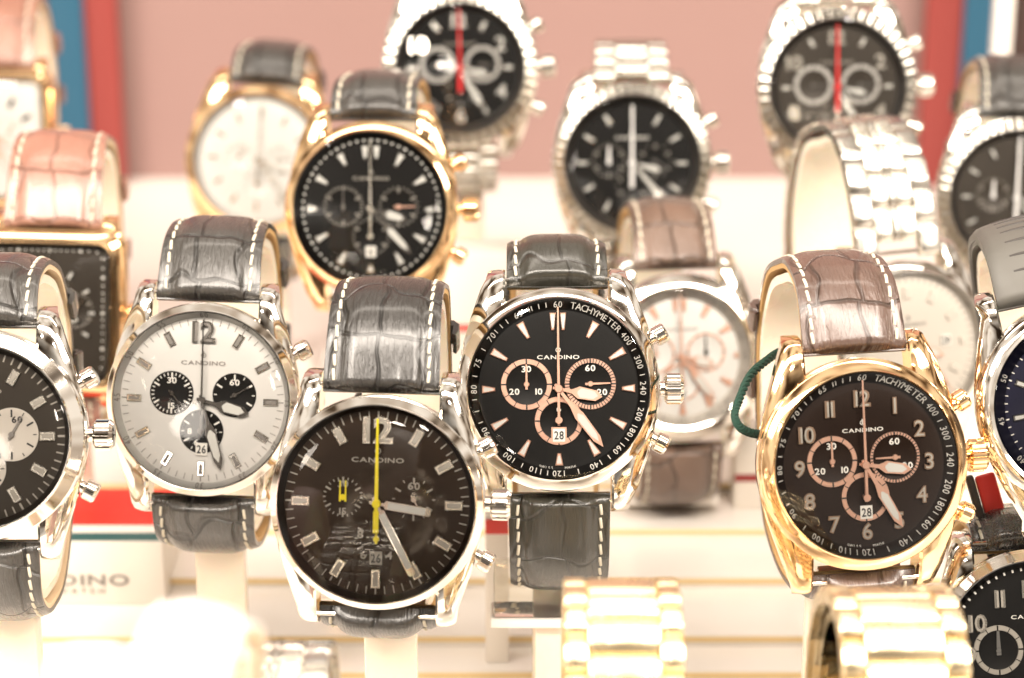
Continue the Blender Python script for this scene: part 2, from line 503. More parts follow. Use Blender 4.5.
def subdial(dial, s, w):
    c = s['c']; r = s['r']
    mb = MB(); mb.lathe([(.01, .07), (r * .8, .07), (r * .82, .12), (r, .12), (r, 0)], 56, c)
    base = mb.build('subdial', s.get('face', w['dial']), dial)
    if s.get('ring'):
        mb = MB(); rw = s.get('rw', .8); mb.lathe([(r - rw, .10), (r - rw + .08, .3), (r - .08, .3), (r, .10)], 56, c)
        mb.build('subdial_ring', s['ring'], base)
        mb = MB(); n = s.get('n', 12)
        for k in range(n):
            a = 360 * k / n; big = k % (n // 4 if n > 8 else 1) == 0
            rayprism(mb, a, [(-.09, r - rw), (.09, r - rw), (.09, r - .1), (-.09, r - .1)] if not big else [(-.16, r - rw), (.16, r - rw), (.16, r - .05), (-.16, r - .05)], .29, .34, c)
        mb.build('subdial_ticks', 'print_black' if s['ring'] != 'print_dim' else 'dial_black', base)
    else:
        mb = MB(); n = s.get('n', 30)
        for k in range(n):
            a = 360 * k / n; big = k % max(1, n // 6) == 0
            l = r * (.28 if big else .13)
            rayprism(mb, a, [(-.1 - .08 * big, r * .93 - l), (.1 + .08 * big, r * .93 - l), (.1 + .08 * big, r * .93), (-.1 - .08 * big, r * .93)], .12, .17, c)
        mb.build('subdial_ticks', s.get('ink', 'print_white'), base)
    if s.get('txt'):
        mb = MB()
        for (t, deg, rr) in s['txt']:
            q = clk(deg, rr * r); text(mb, t, s.get('ts', 1.25), (c[0] + q[0], c[1] + q[1]), .13, xs=s.get('xs', 1.15), bold=.02)
        mb.build('subdial_numerals', s.get('ink', 'print_white'), base)
    mb = MB(); deg = s.get('h', 0); hw = s.get('hw', .26)
    for dx in ((-.55, .55) if s.get('double') else (0,)):
        mm = Matrix.Translation((c[0] + dx, c[1], 0)) @ rotz(deg)
        mb.prism([(-hw, -r * .2), (hw, -r * .2), (hw * .55, r * .78), (-hw * .55, r * .78)], .42, .55, mm)
    mb.lathe([(.01, .62), (.5, .62), (.6, .5), (.6, .1)], 16, c)
    mb.build('subdial_hand', s.get('hm', w['hands'].get('m', 'steel')), base)

def markers(dial, w):
    mk = w['mk']; rd = w['rd']; m = mk.get('m', 'steel'); kind = mk['kind']
    ro = rd * mk.get('ro', .84); ri = rd * mk.get('ri', .66); wd = mk.get('w', 1.5)
    num = mk.get('num', {})
    for k in range(12):
        if k in mk.get('skip', ()): continue
        deg = k * 30
        if k in num:
            mb = MB(); q = clk(deg, rd * mk.get('nr', .74)); text(mb, num[k], mk.get('ns', 3.6), q, .22, xs=mk.get('nx', 1.0), bold=.045, thick=.36)
            o = mb.build('hour_numeral', m, dial)
            mb = MB(); text(mb, num[k], mk.get('ns', 3.6), q, .48, xs=mk.get('nx', 1.0), bold=-.004, thick=.16)
            mb.build('numeral_fill', mk.get('fill', 'lume'), o)
            continue
        if k in mk.get('short', {}): r0 = rd * mk['short'][k]
        else: r0 = ri
        mb = MB()
        offs = (-wd * .62, wd * .62) if (k == 0 and mk.get('double12')) else (0,)
        for dx in offs:
            mm = rotz(deg) @ Matrix.Translation((dx, 0, 0))
            if kind == 'wedge':
                ww = wd * .8 if len(offs) > 1 else wd
                mb.prism([(-ww * .22, r0), (ww * .22, r0), (ww * .5, ro), (-ww * .5, ro)], .0, .5, mm)
            else:
                mb.prism([(-wd / 2, r0), (wd / 2, r0), (wd / 2, ro), (-wd / 2, ro)], .0, .45, mm)
        bmesh.ops.bevel(mb.bm, geom=[e for e in mb.bm.edges if all(v.co.z > .3 for v in e.verts)], offset=.16, segments=1, affect='EDGES')
        o = mb.build('hour_marker', m, dial)
        if mk.get('lume'):
            mb = MB(); q = wd * .22 if kind != 'wedge' else wd * .12
            q2 = wd * .28 if kind != 'wedge' else wd * .3
            for dx in offs:
                mb.prism([(-q, r0 + .5), (q, r0 + .5), (q2, ro - .45), (-q2, ro - .45)], .42, .53, rotz(deg) @ Matrix.Translation((dx, 0, 0)))
            mb.build('marker_fill', mk['lume'], o)

def minute_track(mb, r0, r1, z, wd=.16, n=60, skip5=False, big=1.0):
    for k in range(n):
        if skip5 and k % 5 == 0: continue
        ww = wd * (big if k % 5 == 0 else 1)
        rayprism(mb, 360 * k / n, [(-ww / 2, r0), (ww / 2, r0), (ww / 2, r1), (-ww / 2, r1)], z, z + .05)

# ------------------------------------------------------------------ the watch
STANDS = []
def rect_shape(a, b, rc, bulge=0.0):
    """superellipse-like rounded rectangle of half sizes a,b for r==1; r scales by inward offset in mm given as r*b"""
    def f(t, r):
        c, s_ = math.cos(t), math.sin(t); n = 13.0
        k = (abs(c) ** n + abs(s_) ** n) ** (-1 / n)
        off = b * (r - 1)
        x = (a + off) * c * k; y = (b + off) * s_ * k
        x *= 1 + bulge * (1 - (y / b) ** 2)
        return x, y
    return f
def watch(w):
    name = w.get('name', 'wristwatch')
    R = w.get('R', 21.5); rd = w['rd']; w.setdefault('lug', 24.0); w.setdefault('T', 35); w.setdefault('B', 32); w.setdefault('D', 52); w.setdefault('sw', 21)
    d = F_PX * R * S / w['rpx']
    if 'd' in w: d = w['d']
    P = at(w['u'], w['v'], d)
    tau = R_(w.get('tau', 20)); yaw = R_(w.get('yaw', 0)); roll = R_(w.get('roll', 0))
    ct, sn = math.cos(tau), math.sin(tau)
    base = Matrix(((1, 0, 0, 0), (0, sn, -ct, 0), (0, ct, sn, 0), (0, 0, 0, 1)))
    mtx = Matrix.Translation(P) @ Matrix.Rotation(yaw, 4, 'Z') @ base @ Matrix.Rotation(-roll, 4, 'Z')
    root = empty(name, mtx); tag(root, w['label'], 'watch', 'wristwatches on the display')
    metal = w['metal']; rect = w.get('rect')
    shape = rect_shape(rect[0], R, 3, .03) if rect else None
    seg = 128
    def prof(pts):          # convert mm radii for rect (scale is r relative to R)
        return [(r / R, z) for r, z in pts] if rect else pts
    # case
    mb = MB()
    if rect:
        mb.lathe(prof([(R - 3, -8.5), (R - 1.5, -8), (R - .3, -5), (R, -2), (R - .2, 0), (R - 1, .9), (R - 2, 1)]), seg, shape=shape, cap0=True)
    else:
        mb.lathe([(R - 5, -9), (R - 3.5, -8.8), (R - 3.2, -7.6), (R - 1.1, -7), (R - .35, -5.2), (R, -2.2), (R - .05, -.6), (R - .5, -.15), (R - 1.5, 0)], seg, cap0=True)
    case = mb.build('case', metal, root, 30)
    # bezel
    rb = R - .25
    if rect:
        bez = [(rb - .6, .9), (rb - .9, 1.8), (rb - 1.6, 2.4), (rd + 1.3, 2.9), (rd + .7, 2.9), (rd + .25, 2.4), (rd, 1.5), (rd, .2)]
    else:
        bez = w.get('bez') or [(rb - .35, -.1), (rb, .2), (rb, .85), (rb - .22, 1.15), (rd + .62, 2.15), (rd + .42, 2.45), (rd + .2, 2.45), (rd + .02, 1.8)]
    mb = MB()
    teeth = w.get('teeth')
    wob = None
    if teeth:
        def wob(a, r, z): return 1 + (.017 * (1 if math.sin(a * teeth) > .1 else -1) if r > rb - .9 else 0)
    mb.lathe(prof(bez), seg if not teeth else teeth * 8, shape=shape, wob=wob)
    mb.build('bezel', w.get('bezm', 'knurled_steel' if teeth else metal), root, 25)
    # rehaut / flange
    fl = w.get('flange', 1.6)
    mb = MB(); mb.lathe(prof([(rd + .05, 2.3), (rd, 1.75), (rd - fl, .35), (rd - fl, 0)]), seg, shape=shape)
    rehaut = mb.build('chapter_ring', w.get('flm', w['dial']), root, 60)
    # dial
    mb = MB(); mb.lathe(prof([(.01, 0), (rd * .5, 0), (rd + .1, 0)]), seg, shape=shape)
    dial = mb.build('dial', w['dial'], root)
    # print on flange slope: z from .35 at rd-fl to 1.75 at rd
    ink = w.get('ink', 'print_white')
    if w.get('track'):
        r0, r1 = w['track']; mb = MB()
        if rect:
            for k in range(60):
                a = 2 * math.pi * k / 60
                n_ = 13.0; c_, s_ = math.cos(a), math.sin(a); kk = (abs(c_) ** n_ + abs(s_) ** n_) ** (-1 / n_)
                off = rd - R - 1.5
                x, y = (rect[0] + off) * c_ * kk, (R + off) * s_ * kk
                q = .36 if k % 5 == 0 else .2; mb.box(x - q, x + q, y - q, y + q, .05, .12)
        else:
            minute_track(mb, rd * r0, rd * r1, .04, w.get('tw', .17), skip5=w.get('tskip', False), big=1.5)
        mb.build('minute_track', ink, dial)
    if w.get('tachy'):
        mb = MB(); rt = rd - fl * .5; z = 0
        ts = w.get('tts', 1.35)
        arc_text(mb, 'TACHYMETER', ts, rt, 28, 3.9, z, bold=.0)
        for t, dg_ in (('60', 0), ('400', 54), ('300', 72), ('240', 90), ('200', 108), ('180', 120), ('160', 135), ('140', 154), ('120', 180), ('110', 196), ('100', 216), ('90', 240), ('80', 270), ('75', 288), ('70', 308), ('65', 332)):
            arc_text(mb, t, ts * .9, rt, dg_, 3.3, z)
        for dg_ in (63, 81, 99, 127, 144, 167, 188, 206, 228, 247, 255, 263, 279, 298, 313, 318, 323, 340, 342, 347, 352):
            rayprism(mb, dg_, [(-.09, rt - .5), (.09, rt - .5), (.09, rt + .5), (-.09, rt + .5)], z, z + .1)
        drape(mb, rd, fl); mb.build('tachymeter_scale', ink, rehaut)
    if w.get('outer'):      # minute figures on the outer ring
        mb = MB()
        for k in range(12):
            arc_text(mb, '%02d' % (k * 5 if k else 60), 1.15, rd - fl * .5, k * 30, 3.2, 0, xs=.9)
        drape(mb, rd, fl); mb.build('minute_figures', w['outer'], rehaut)
    if w.get('brand'):
        mb = MB(); y = w['brand']; bs = w.get('bs', 1.15) * w.get('bk', .70)
        text(mb, 'CANDINO', bs, (0, y), .05, xs=1.55, bold=.012, gap=.13)
        c0 = (0, y + bs * 1.9); ring(mb, bs * .46, bs * .66, .05, .12, c0, 24)
        mb.box(-.11, .11, c0[1] - bs * .35, c0[1] + bs * 1.0, .05, .12)
        mb.build('brand_lettering', w.get('bink', ink), dial)
    if w.get('swiss'):
        mb = MB(); arc_text(mb, 'EDAM SSIWS'[::-1], .55, rd - 2.2, 180, -1.9, .05)
        mb.bm.free(); mb = MB()
        for i, ch in enumerate('SWISS'): text(mb, ch, .55, clk(194 - i * 2.2, rd - 2.1), .05, rot=R_(180 - (194 - i * 2.2)))
        for i, ch in enumerate('MADE'): text(mb, ch, .55, clk(175 - i * 2.2, rd - 2.1), .05, rot=R_(180 - (175 - i * 2.2)))
        mb.build('small_lettering', ink, dial)
    if w.get('mk'): markers(dial, w)
    for s in w.get('subs', ()): subdial(dial, s, w)
    if w.get('date'):
        x, y, t = w['date']
        mb = MB(); mb.box(x - 1.25, x + 1.25, y - 1.35, y + 1.35, .3, .42); o = mb.build('date_window', w.get('datem', 'print_white'), dial)
        mb = MB(); text(mb, t, 1.7, (x, y), .43, xs=.8, bold=.015); mb.build('date_figures', 'print_black', o)
        if w.get('datefr'):
            mb = MB(); mb.prism([(x - 1.6, y - 1.7), (x + 1.6, y - 1.7), (x + 1.6, y + 1.7), (x - 1.6, y + 1.7)], .2, .36); mb.build('date_frame', w['datefr'], dial)
    if w.get('extra'): w['extra'](dial, w)
    if w.get('hands'): hands(root, w)
    # crystal
    mb = MB(); rc = rd + .3
    mb.lathe(prof([(.01, 2.72), (rc * .4, 2.68), (rc * .8, 2.5), (rc * .97, 2.32), (rc, 2.2), (rc, 2.0)]), seg, shape=shape)
    mb.build('crystal', 'crystal', root, 40)
    # lugs
    Ly = w['lug']; hs = w['sw'] / 2 + .25
    if not w.get('nolugs'):
        for sy in (1, -1):
            for sx in (1, -1):
                mb = MB(); rings = []
                ex = 17.6 * R / 21.5 if not rect else rect[0] * .96
                y0 = R * .40
                k_ = R / 21.5; stn = [(R * .10, 21.1 * k_, -2.0, -6), (R * .30, 20.75 * k_, -.9, -6), (R * .48, 19.9 * k_, -.3, -6.2), (R * .66, 18.7 * k_, -.05, -6.4), (R * .84, 17.4 * k_, -.2, -6.8), (R * .99, 16.3 * k_, -.75, -7.4), (Ly - .9, hs + 4.1, -1.7, -8.2), (Ly + .6, hs + 3.7, -3.2, -8.8), (Ly + 1.3, hs + 3.2, -5.6, -9.2)]
                if rect: stn = [(R * .80, hs + 4.6, -1.0, -6), (R * .92, hs + 4.5, -.6, -6.4), (Ly - 2.2, hs + 4.2, -.9, -7), (Ly, hs + 3.8, -2.4, -7.6), (Ly + 1.2, hs + 3.3, -5.2, -8)]
                for (y, xo, zt, zb) in stn:
                    xi = hs if not (not rect and y < R * .45) else max(hs, xo - 7); bv = .8
                    rings.append([(sx * xi, sy * y, zb), (sx * xi, sy * y, zt - .5), (sx * (xi + .5), sy * y, zt), (sx * (xi + (xo - xi) * .55), sy * y, zt - .12), (sx * (xo - .35), sy * y, zt - 1.5), (sx * xo, sy * y, zt - 2.0), (sx * (xo - .7), sy * y, zb)])
                mb.loft(rings, True, True, True)
                mb.build('lug', metal, root, 34)
        for sy in (1, -1):
            mb = MB(); mb.tube([(-hs - .3, sy * (Ly - 1.1), -3.4), (hs + .3, sy * (Ly - 1.1), -3.4)], .45, 10); mb.build('spring_bar', 'steel', root)
    # crown and pushers
    def radial(deg, zc=-3.2):
        a = R_(90 - deg); return Matrix.Translation((0, 0, zc)) @ Matrix.Rotation(a, 4, 'Z') @ Matrix.Rotation(math.pi / 2, 4, 'Y')
    ex0 = (rect[0] if rect else R)
    if w.get('crown', True):
        mb = MB(); cr = w.get('cr', 3.0)
        def cw(a, r, z): return 1 + (.045 if math.sin(a * 14) > 0 else -.045) if r > cr * .93 else 1
        mb.lathe([(1.6, ex0 - 1), (1.6, ex0 + .9)], 24)
        mb.lathe([(.01, ex0 + .9), (cr * .8, ex0 + .9), (cr, ex0 + 1.4), (cr, ex0 + 4.2), (cr * .8, ex0 + 4.9), (.01, ex0 + 5.1)], 112, wob=cw)
        bmesh.ops.transform(mb.bm, matrix=radial(90), verts=mb.bm.verts[:])
        mb.build('crown', w.get('crm', metal), root, 28)
    if w.get('push', True):
        for dg_ in ((62, 118) if not rect else ()):
            mb = MB()
            mb.lathe([(1.3, R - 1.5), (1.3, R + 2.2)], 20); mb.lathe([(.01, R + 1.6), (1.9, R + 1.6), (2.15, R + 2.0), (2.15, R + 3.9), (1.8, R + 4.4), (.01, R + 4.5)], 28)
            bmesh.ops.transform(mb.bm, matrix=radial(dg_), verts=mb.bm.verts[:])
            mb.build('pusher', metal, root, 28)
    # strap or bracelet
    tp, bt = paths(w)
    if w.get('links'):
        make_bracelet(root, w, 'top', tp); make_bracelet(root, w, 'bottom', bt)
    else:
        make_strap(root, w, 'top', tp); make_strap(root, w, 'bottom', bt)
    # ---------------- the stand it sits on
    if w.get('stand', True): stand(w, mtx, tp, bt)
    return root

EDGES = []
def floor_z(y):
    z = .010
    for e, zz in EDGES:
        if y >= e: z = zz
    return z

def stand(w, mtx, tp, bt):
    lowest = min(tp + bt, key=lambda q: (mtx @ Vector((0, q[0] * S, q[1] * S))).z)
    ctr = mtx @ Vector((0, -w['B'] * .9 * S, -w['D'] * .5 * S))
    zb = floor_z(ctr.y + .007)
    base = Vector((ctr.x, ctr.y, zb))
    root = empty('display_stand', Matrix.Translation(base)); tag(root, w['slabel'], 'display stand', 'stands under the watches')
    inv = Matrix.Translation(-base / S)
    L = mtx.copy(); L.translation = mtx.translation / S
    def W(x, y, z): return inv @ (L @ Vector((x, y, z)))
    # cuff: a C ring inside the strap
    loop = tp[6:] + list(reversed(bt[6:]))
    cy = (w['T'] - w['B']) / 2; cz = -w['D'] * .5
    mb = MB(); rings = []
    hw = w['sw'] * .5 * .80
    for (y, z) in loop:
        dy, dz = cy - y, cz - z; l = math.hypot(dy, dz); dy /= l; dz /= l
        a = (y + dy * 2.3, z + dz * 2.3); b = (y + dy * 4.2, z + dz * 4.2)
        rings.append([W(hw, *a), W(hw, *b), W(-hw, *b), W(-hw, *a)])
    mb.loft(rings, True, True, True)
    mb.build('cuff', w.get('cuffm', 'cream_plastic'), root, 40)
    # post and base plate
    low = W(0, -w['B'] + 3, -w['D'] * .5)
    zt = low.z - .4
    mb = MB(); pw = w.get('pw', 5.5)
    topz = max(4, zt)
    mb.box(-pw, pw, -3.2, 3.2, 2.2, topz, bev=.5); mb.build('post', w.get('postm', 'cream_plastic'), root, 40)
    mb = MB(); mb.box(-13, 13, -9, 9, .02, 2.3, bev=.5); mb.build('base_plate', 'white_acrylic', root, 40)

# ------------------------------------------------------------------ setting: stepped white shelf
def struct(mb, name, m, angle=32): o = mb.build(name, m, None, angle); o['kind'] = 'structure'; return o
def hit_floor(v, z):       # y at which the picture row v meets height z
    dr = FW - UP * ((v - 339) / F_PX); t = (z - CAM.z) / dr.z; return CAM.y + t * dr.y
z = .029
ys = []
for v in (672, 636, 578):
    z += .0030; ys.append((hit_floor(v, z), z))
y = ys[-1][0]
for k in range(2):
    y += .024; z += .0025; ys.append((y, z))
pre = []; yy = ys[0][0]; zz = .029
while yy > .20:
    pre.append((yy - .026, zz)); yy -= .026; zz -= .0015
EDGES = sorted(pre + ys)
YB = EDGES[-1][0] + .05
allE = EDGES + [(1.0, EDGES[-1][1])]
mb = MB(); me_ = MB()
for i, (e, h) in enumerate(EDGES):
    e2 = EDGES[i + 1][0] if i + 1 < len(EDGES) else 1.0
    mb.box(-650, 650, e / S + .3, e2 / S + .3 , -10, h / S, bev=0)
    me_.box(-650, 650, e / S, e / S + .29, h / S - 1.6, h / S - .4)
struct(mb, 'shelf_floor', 'white_acrylic'); struct(me_, 'shelf_edges', 'amber_edge_glow')

# backdrop wall and coloured panels
YW = .885
mb = MB(); mb.box(-420, 420, YW / S, YW / S + 12, 0, 620); struct(mb, 'backdrop_wall', 'backdrop_pink')
def panel(name, u0, u1, y, m, label, cat, z1=.60, v0=None):
    dr0 = FW + RT * ((u0 - 512) / F_PX) - UP * ((60 - 339) / F_PX); dr1 = FW + RT * ((u1 - 512) / F_PX) - UP * ((60 - 339) / F_PX)
    t = y / dr0.y; x0, x1 = dr0.x * t / S, dr1.x * t / S
    zf = floor_z(y)
    mb = MB(); mb.box(0, x1 - x0, 0, 6, .02, (z1 - zf) / S, bev=.6)
    o = mb.build(name, m, loc=(x0 * S, y, zf)); tag(o, label, cat); return o
panel('backdrop_board', 86, 119, YW - .012, 'panel_red', 'red upright panel at the left edge of the pink backdrop', 'board')
panel('backdrop_board', 50, 85.5, YW - .014, 'panel_blue', 'blue upright panel behind the pink watch strap at upper left', 'board')
panel('backdrop_board', 924, 961, YW - .012, 'panel_red', 'red upright panel at the right edge of the pink backdrop', 'board')
panel('backdrop_board', 961.5, 1004, YW - .014, 'panel_blue', 'blue upright panel between the red panel and white rod at upper right', 'board')
panel('upright_rod', 993, 1010, YW - .045, 'panel_white', 'white upright rod in front of the blue panel at upper right', 'rod')
panel('backdrop_board', 1011, 1075, YW - .012, 'panel_dark', 'dark brown upright panel in the upper right corner', 'board')
panel('backdrop_board', -60, 49, YW - .012, 'panel_red', 'red panel behind the rectangular white watch in the upper left corner', 'board')

# ------------------------------------------------------------------ the watches
exec_list = []
T = 'top'
steel5 = [(-1, -.50, 1.5, 0, 'link_steel'), (-.50, -.08, 1.3, .5, 'satin_steel'), (-.08, .08, 1.5, .5, 'link_steel'), (.08, .50, 1.3, .5, 'satin_steel'), (.50, 1, 1.5, 0, 'link_steel')]
steel3 = [(-1, -.45, 1.8, 0, 'link_steel'), (-.45, .45, 1.8, .5, 'link_steel'), (.45, 1, 1.8, 0, 'link_steel')]
gold3 = [(-1, -.60, 2.3, 0, 'pale_gold'), (-.60, .60, 2.0, .5, 'pale_gold'), (.60, 1, 2.3, 0, 'pale_gold')]
gold3b = [(-1, -.62, 2.3, 0, 'pale_gold'), (-.62, .62, 1.9, .4, 'pale_gold'), (.62, 1, 2.3, 0, 'pale_gold')]

# 1: black dial with rose rings (centre)
watch(dict(u=558.5, v=389, rpx=102.5, rd=18.7, tau=24, roll=-.5, metal='steel', dial='dial_black', T=32.0, B=40, D=50, sw=21.5, lug=24.5,
  label='steel watch with black dial, three rose rings and a tachymeter scale, on black leather', slabel='cream stand under the black watch with rose rings',
  strap='olive_leather', lining='tan_lining', taper=.92, tachy=True, brand=6.7, swiss=True, fl=1.9, flange=1.9, cr=3.2,
  mk=dict(kind='wedge', m='rose_gold', ro=.86, ri=.66, w=1.75, double12=True, lume='lume', short={3: .71, 9: .71, 6: .72}, skip=()),
  subs=[dict(c=(-6.7, 1.0), r=5.4, ring='rose_gold', rw=1.15, txt=[('30', 0, .6), ('20', 240, .55), ('10', 120, .55)], h=0, hm='rose_gold', n=12),
        dict(c=(6.7, 1.0), r=5.4, ring='rose_gold', rw=1.0, txt=[('60', 0, .62), ('20', 125, .55)], h=88, hm='rose_gold', n=48),
        dict(c=(0, -6.7), r=5.1, ring='rose_gold', rw=1.15, txt=[('6', 0, .5)], h=0, hm='rose_gold', n=12)],
  date=(0, -9.7, '28'), datefr='rose_gold', hands=dict(h=101, mi=143, m='rose_gold', s=0, hw=2.6, mw=2.1, ml=.82, sw=.5)))

# 2: silver panda dial
watch(dict(u=202.5, v=400, rpx=97.5, R=21, rd=18.9, tau=17, roll=1.0, yaw=-3, metal='steel', dial='dial_silver', T=37.2, B=33, D=52, sw=22.5, lug=24,
  label='steel watch with silver dial and three black subdials on grey crocodile leather', slabel='cream stand under the silver dialled watch',
  strap='grey_leather', lining='tan_lining', ink='print_grey', flm='dial_white', brand=8.0, bs=1.25, flange=1.0, push=True,
  track=(.86, .93), tw=.15, outer='print_grey',
  mk=dict(kind='baton', m='steel', ro=.87, ri=.70, w=1.5, lume='print_grey', num={0: '12'}, ns=4.2, nr=.78, fill='print_grey', nx=1.05),
  subs=[dict(c=(-6.7, 1.3), r=4.75, face='dial_black', n=30, txt=[('30', 0, .58), ('15', 180, .58)], h=140, hw=.2),
        dict(c=(6.9, 1.3), r=4.75, face='dial_black', n=12, txt=[('60', 0, .58)], h=60, hw=.2),
        dict(c=(0, -6.8), r=4.75, face='dial_black', n=12, txt=[('8', 270, .55), ('6', 205, .55), ('4', 90, .6)], h=0, hw=.2)],
  date=(.1, -10.6, '26'), hands=dict(h=104, mi=163, m='dark_steel', s=0, hw=2.7, mw=2.4, ml=.82, hl=.56, sw=.4)))

# 3: brown-black dial with yellow hands
watch(dict(u=377, v=503, rpx=108.5, rd=19.5, tau=15, roll=.3, metal='steel', dial='dial_brown', T=41.5, B=26.0, D=52, sw=23.4, yaw=-4, lug=24.3,
  label='steel watch with dark brown dial and bright yellow seconds hand on black crocodile leather', slabel='cream stand under the watch with yellow hands',
  strap='black_leather', lining='tan_lining', ink='print_dim', brand=8.6, bs=1.35, flange=.9,
  track=(.86, .94), tw=.2,
  mk=dict(kind='baton', m='satin_steel', ro=.88, ri=.69, w=2.0, num={0: '12'}, ns=4.8, nr=.75, nx=1.1, fill='print_dim', lume='print_dim', double12=False, short={6: .68}),
  subs=[dict(c=(-6.8, 1.0), r=4.3, n=24, txt=[('30', 0, .62), ('15', 180, .66)], h=0, hm='yellow_lacquer', double=True, hw=.19, ink='print_dim', ts=1.3),
        dict(c=(7.3, 1.0), r=4.6, n=12, txt=[('60', 0, .58)], h=150, hm='steel', hw=.18, ink='print_dim', ts=1.4),
        dict(c=(0, -7.2), r=4.6, n=12, txt=[('8', 285, .72), ('6', 218, .9), ('4', 140, .9)], h=0, hm='yellow_lacquer', ink='print_dim', ts=1.5)],
  date=(0, -11.0, '26'), datem='print_dim', hands=dict(kind='baton', h=98, mi=152, m='steel', s=0, sm='yellow_lacquer', sw=.7, fat=True, tail=5.8, hw=1.7, mw=1.6, hl=.56, ml=.82, sl=.87)))

# 4: gold case, chocolate dial with arabic numerals
watch(dict(u=864, v=464.5, rpx=107, rd=18.6, tau=17, roll=-.5, yaw=8, metal='gold', dial='dial_choco', T=40.5, B=27.5, D=54, sw=21.5, lug=25,
  label='gold watch with chocolate dial and full arabic numerals on brown crocodile leather', slabel='cream stand under the gold watch with numerals',
  strap='brown_leather', lining='tan_lining', tachy=True, flange=1.9, brand=7.0, bs=1.1, ink='print_white', swiss=True, cr=3.3,
  mk=dict(kind='baton', m='dim_rose', ro=.8, ri=.7, w=1.2, nr=.72, ns=3.1, nx=1.0, fill='print_dim', num={i: str(i or 12) for i in range(12)}),
  subs=[dict(c=(-6.6, 1.0), r=5.2, ring='rose_gold', rw=1.05, txt=[('30', 0, .6), ('20', 235, .6), ('10', 125, .6)], h=0, hm='rose_gold', n=12),
        dict(c=(6.4, 1.1), r=5.2, ring='rose_gold', rw=.7, txt=[('60', 0, .62), ('20', 125, .6)], h=270, hm='rose_gold', n=48),
        dict(c=(0, -6.5), r=5.0, ring='rose_gold', rw=1.05, txt=[], h=0, hm='rose_gold', n=12)],
  date=(0, -9.6, '28'), hands=dict(h=99, mi=151, m='rose_gold', s=0, hw=2.5, mw=2.1, ml=.80, hl=.52, sw=.5)))

# 5: left edge, dark dial with a pale subdial
watch(dict(u=-20, v=436, rpx=107, rd=18.2, tau=17, roll=0, metal='steel', dial='dial_grey', T=34, B=38, D=54, sw=22, lug=24.5,
  label='steel watch with grey brown dial and cream subdial, cut by the left edge', slabel='cream stand under the watch at the left edge',
  strap='grey_leather', lining='cream_lining', ink='print_dim', brand=9, flange=1.0, track=(.86, .94), tw=.28,
  mk=dict(kind='baton', m='satin_steel', ro=.84, ri=.66, w=1.9, lume='print_dim', double12=True),
  subs=[dict(c=(6.4, 0.3), r=5.4, face='dial_ivory', n=12, txt=[('60', 20, .6)], h=30, ink='print_black', hm='print_grey'),
        dict(c=(-6.4, 0.3), r=5.4, face='dial_ivory', n=12, ink='print_black', h=0), dict(c=(0, -6.6), r=5.2, face='dial_ivory', n=12, ink='print_black', h=0)],
  hands=dict(h=300, mi=200, m='steel', s=0)))

# 6: silver dial with rose details, behind the centre
watch(dict(u=681, v=357, rpx=85, R=21.5, rd=17.4, tau=18, roll=0, yaw=6, metal='steel', dial='dial_silver', T=38.5, B=37, D=52, sw=21.5, lug=25,
  label='steel watch with silver dial, rose subdial rings and rose hands on taupe leather', slabel='cream stand under the silver watch with rose hands',
  strap='taupe_leather', lining='tan_lining', ink='print_grey', bink='print_grey', brand=7.0, flange=2.4, flm='dial_ivory', tachy=True,
  bez=[(20.9, -.1), (21.25, .25), (21.25, 1.0), (20.9, 1.5), (18.6, 2.5), (18.2, 2.6), (17.6, 2.4), (17.42, 1.8)],
  mk=dict(kind='wedge', m='rose_gold', ro=.84, ri=.66, w=1.9, double12=True, short={3: .78, 9: .78}),
  subs=[dict(c=(6.4, 1.0), r=5.0, ring='rose_gold', rw=.7, h=0, hm='dark_steel'), dict(c=(-6.4, 1.0), r=5.0, ring='rose_gold', rw=.7, h=0, hm='rose_gold'), dict(c=(0, -6.4), r=4.8, ring='rose_gold', rw=.7, h=0, hm='rose_gold')],
  date=(0, -9.4, '28'), hands=dict(h=103, mi=144, m='rose_gold', s=0, hw=2.4, mw=2.1, sw=.5)))

# 7: gold case, black dial, upper left of centre
watch(dict(u=371, v=209, rpx=88, rd=18.7, tau=15, roll=-1, yaw=-5, metal='gold', dial='dial_black', T=32, B=34, D=54, sw=21.5, lug=24.5,
  label='gold watch with black dial and wedge markers on grey leather, behind the yellow handed watch', slabel='cream stand under the gold watch with black dial',
  strap='grey_leather', lining='tan_lining', ink='print_white', flange=1.6, track=(.885, .935), tw=.5, brand=7.5, bink='print_dim',
  mk=dict(kind='wedge', m='steel', ro=.84, ri=.64, w=2.3, lume='lume', double12=True, short={3: .70, 9: .70, 6: .72}),
  subs=[dict(c=(-6.8, 0.6), r=5.3, n=36, h=0, hw=.3, hm='steel', ink='print_dim'), dict(c=(6.8, .6), r=5.3, n=24, h=88, hm='rose_gold', ink='print_dim'), dict(c=(0, -6.8), r=5.0, n=24, h=0, ink='print_dim')],
  date=(0, -10.4, '6'), hands=dict(h=106, mi=137, m='steel', s=0, hw=2.5, mw=2.2, sw=.5, sm='satin_steel')))

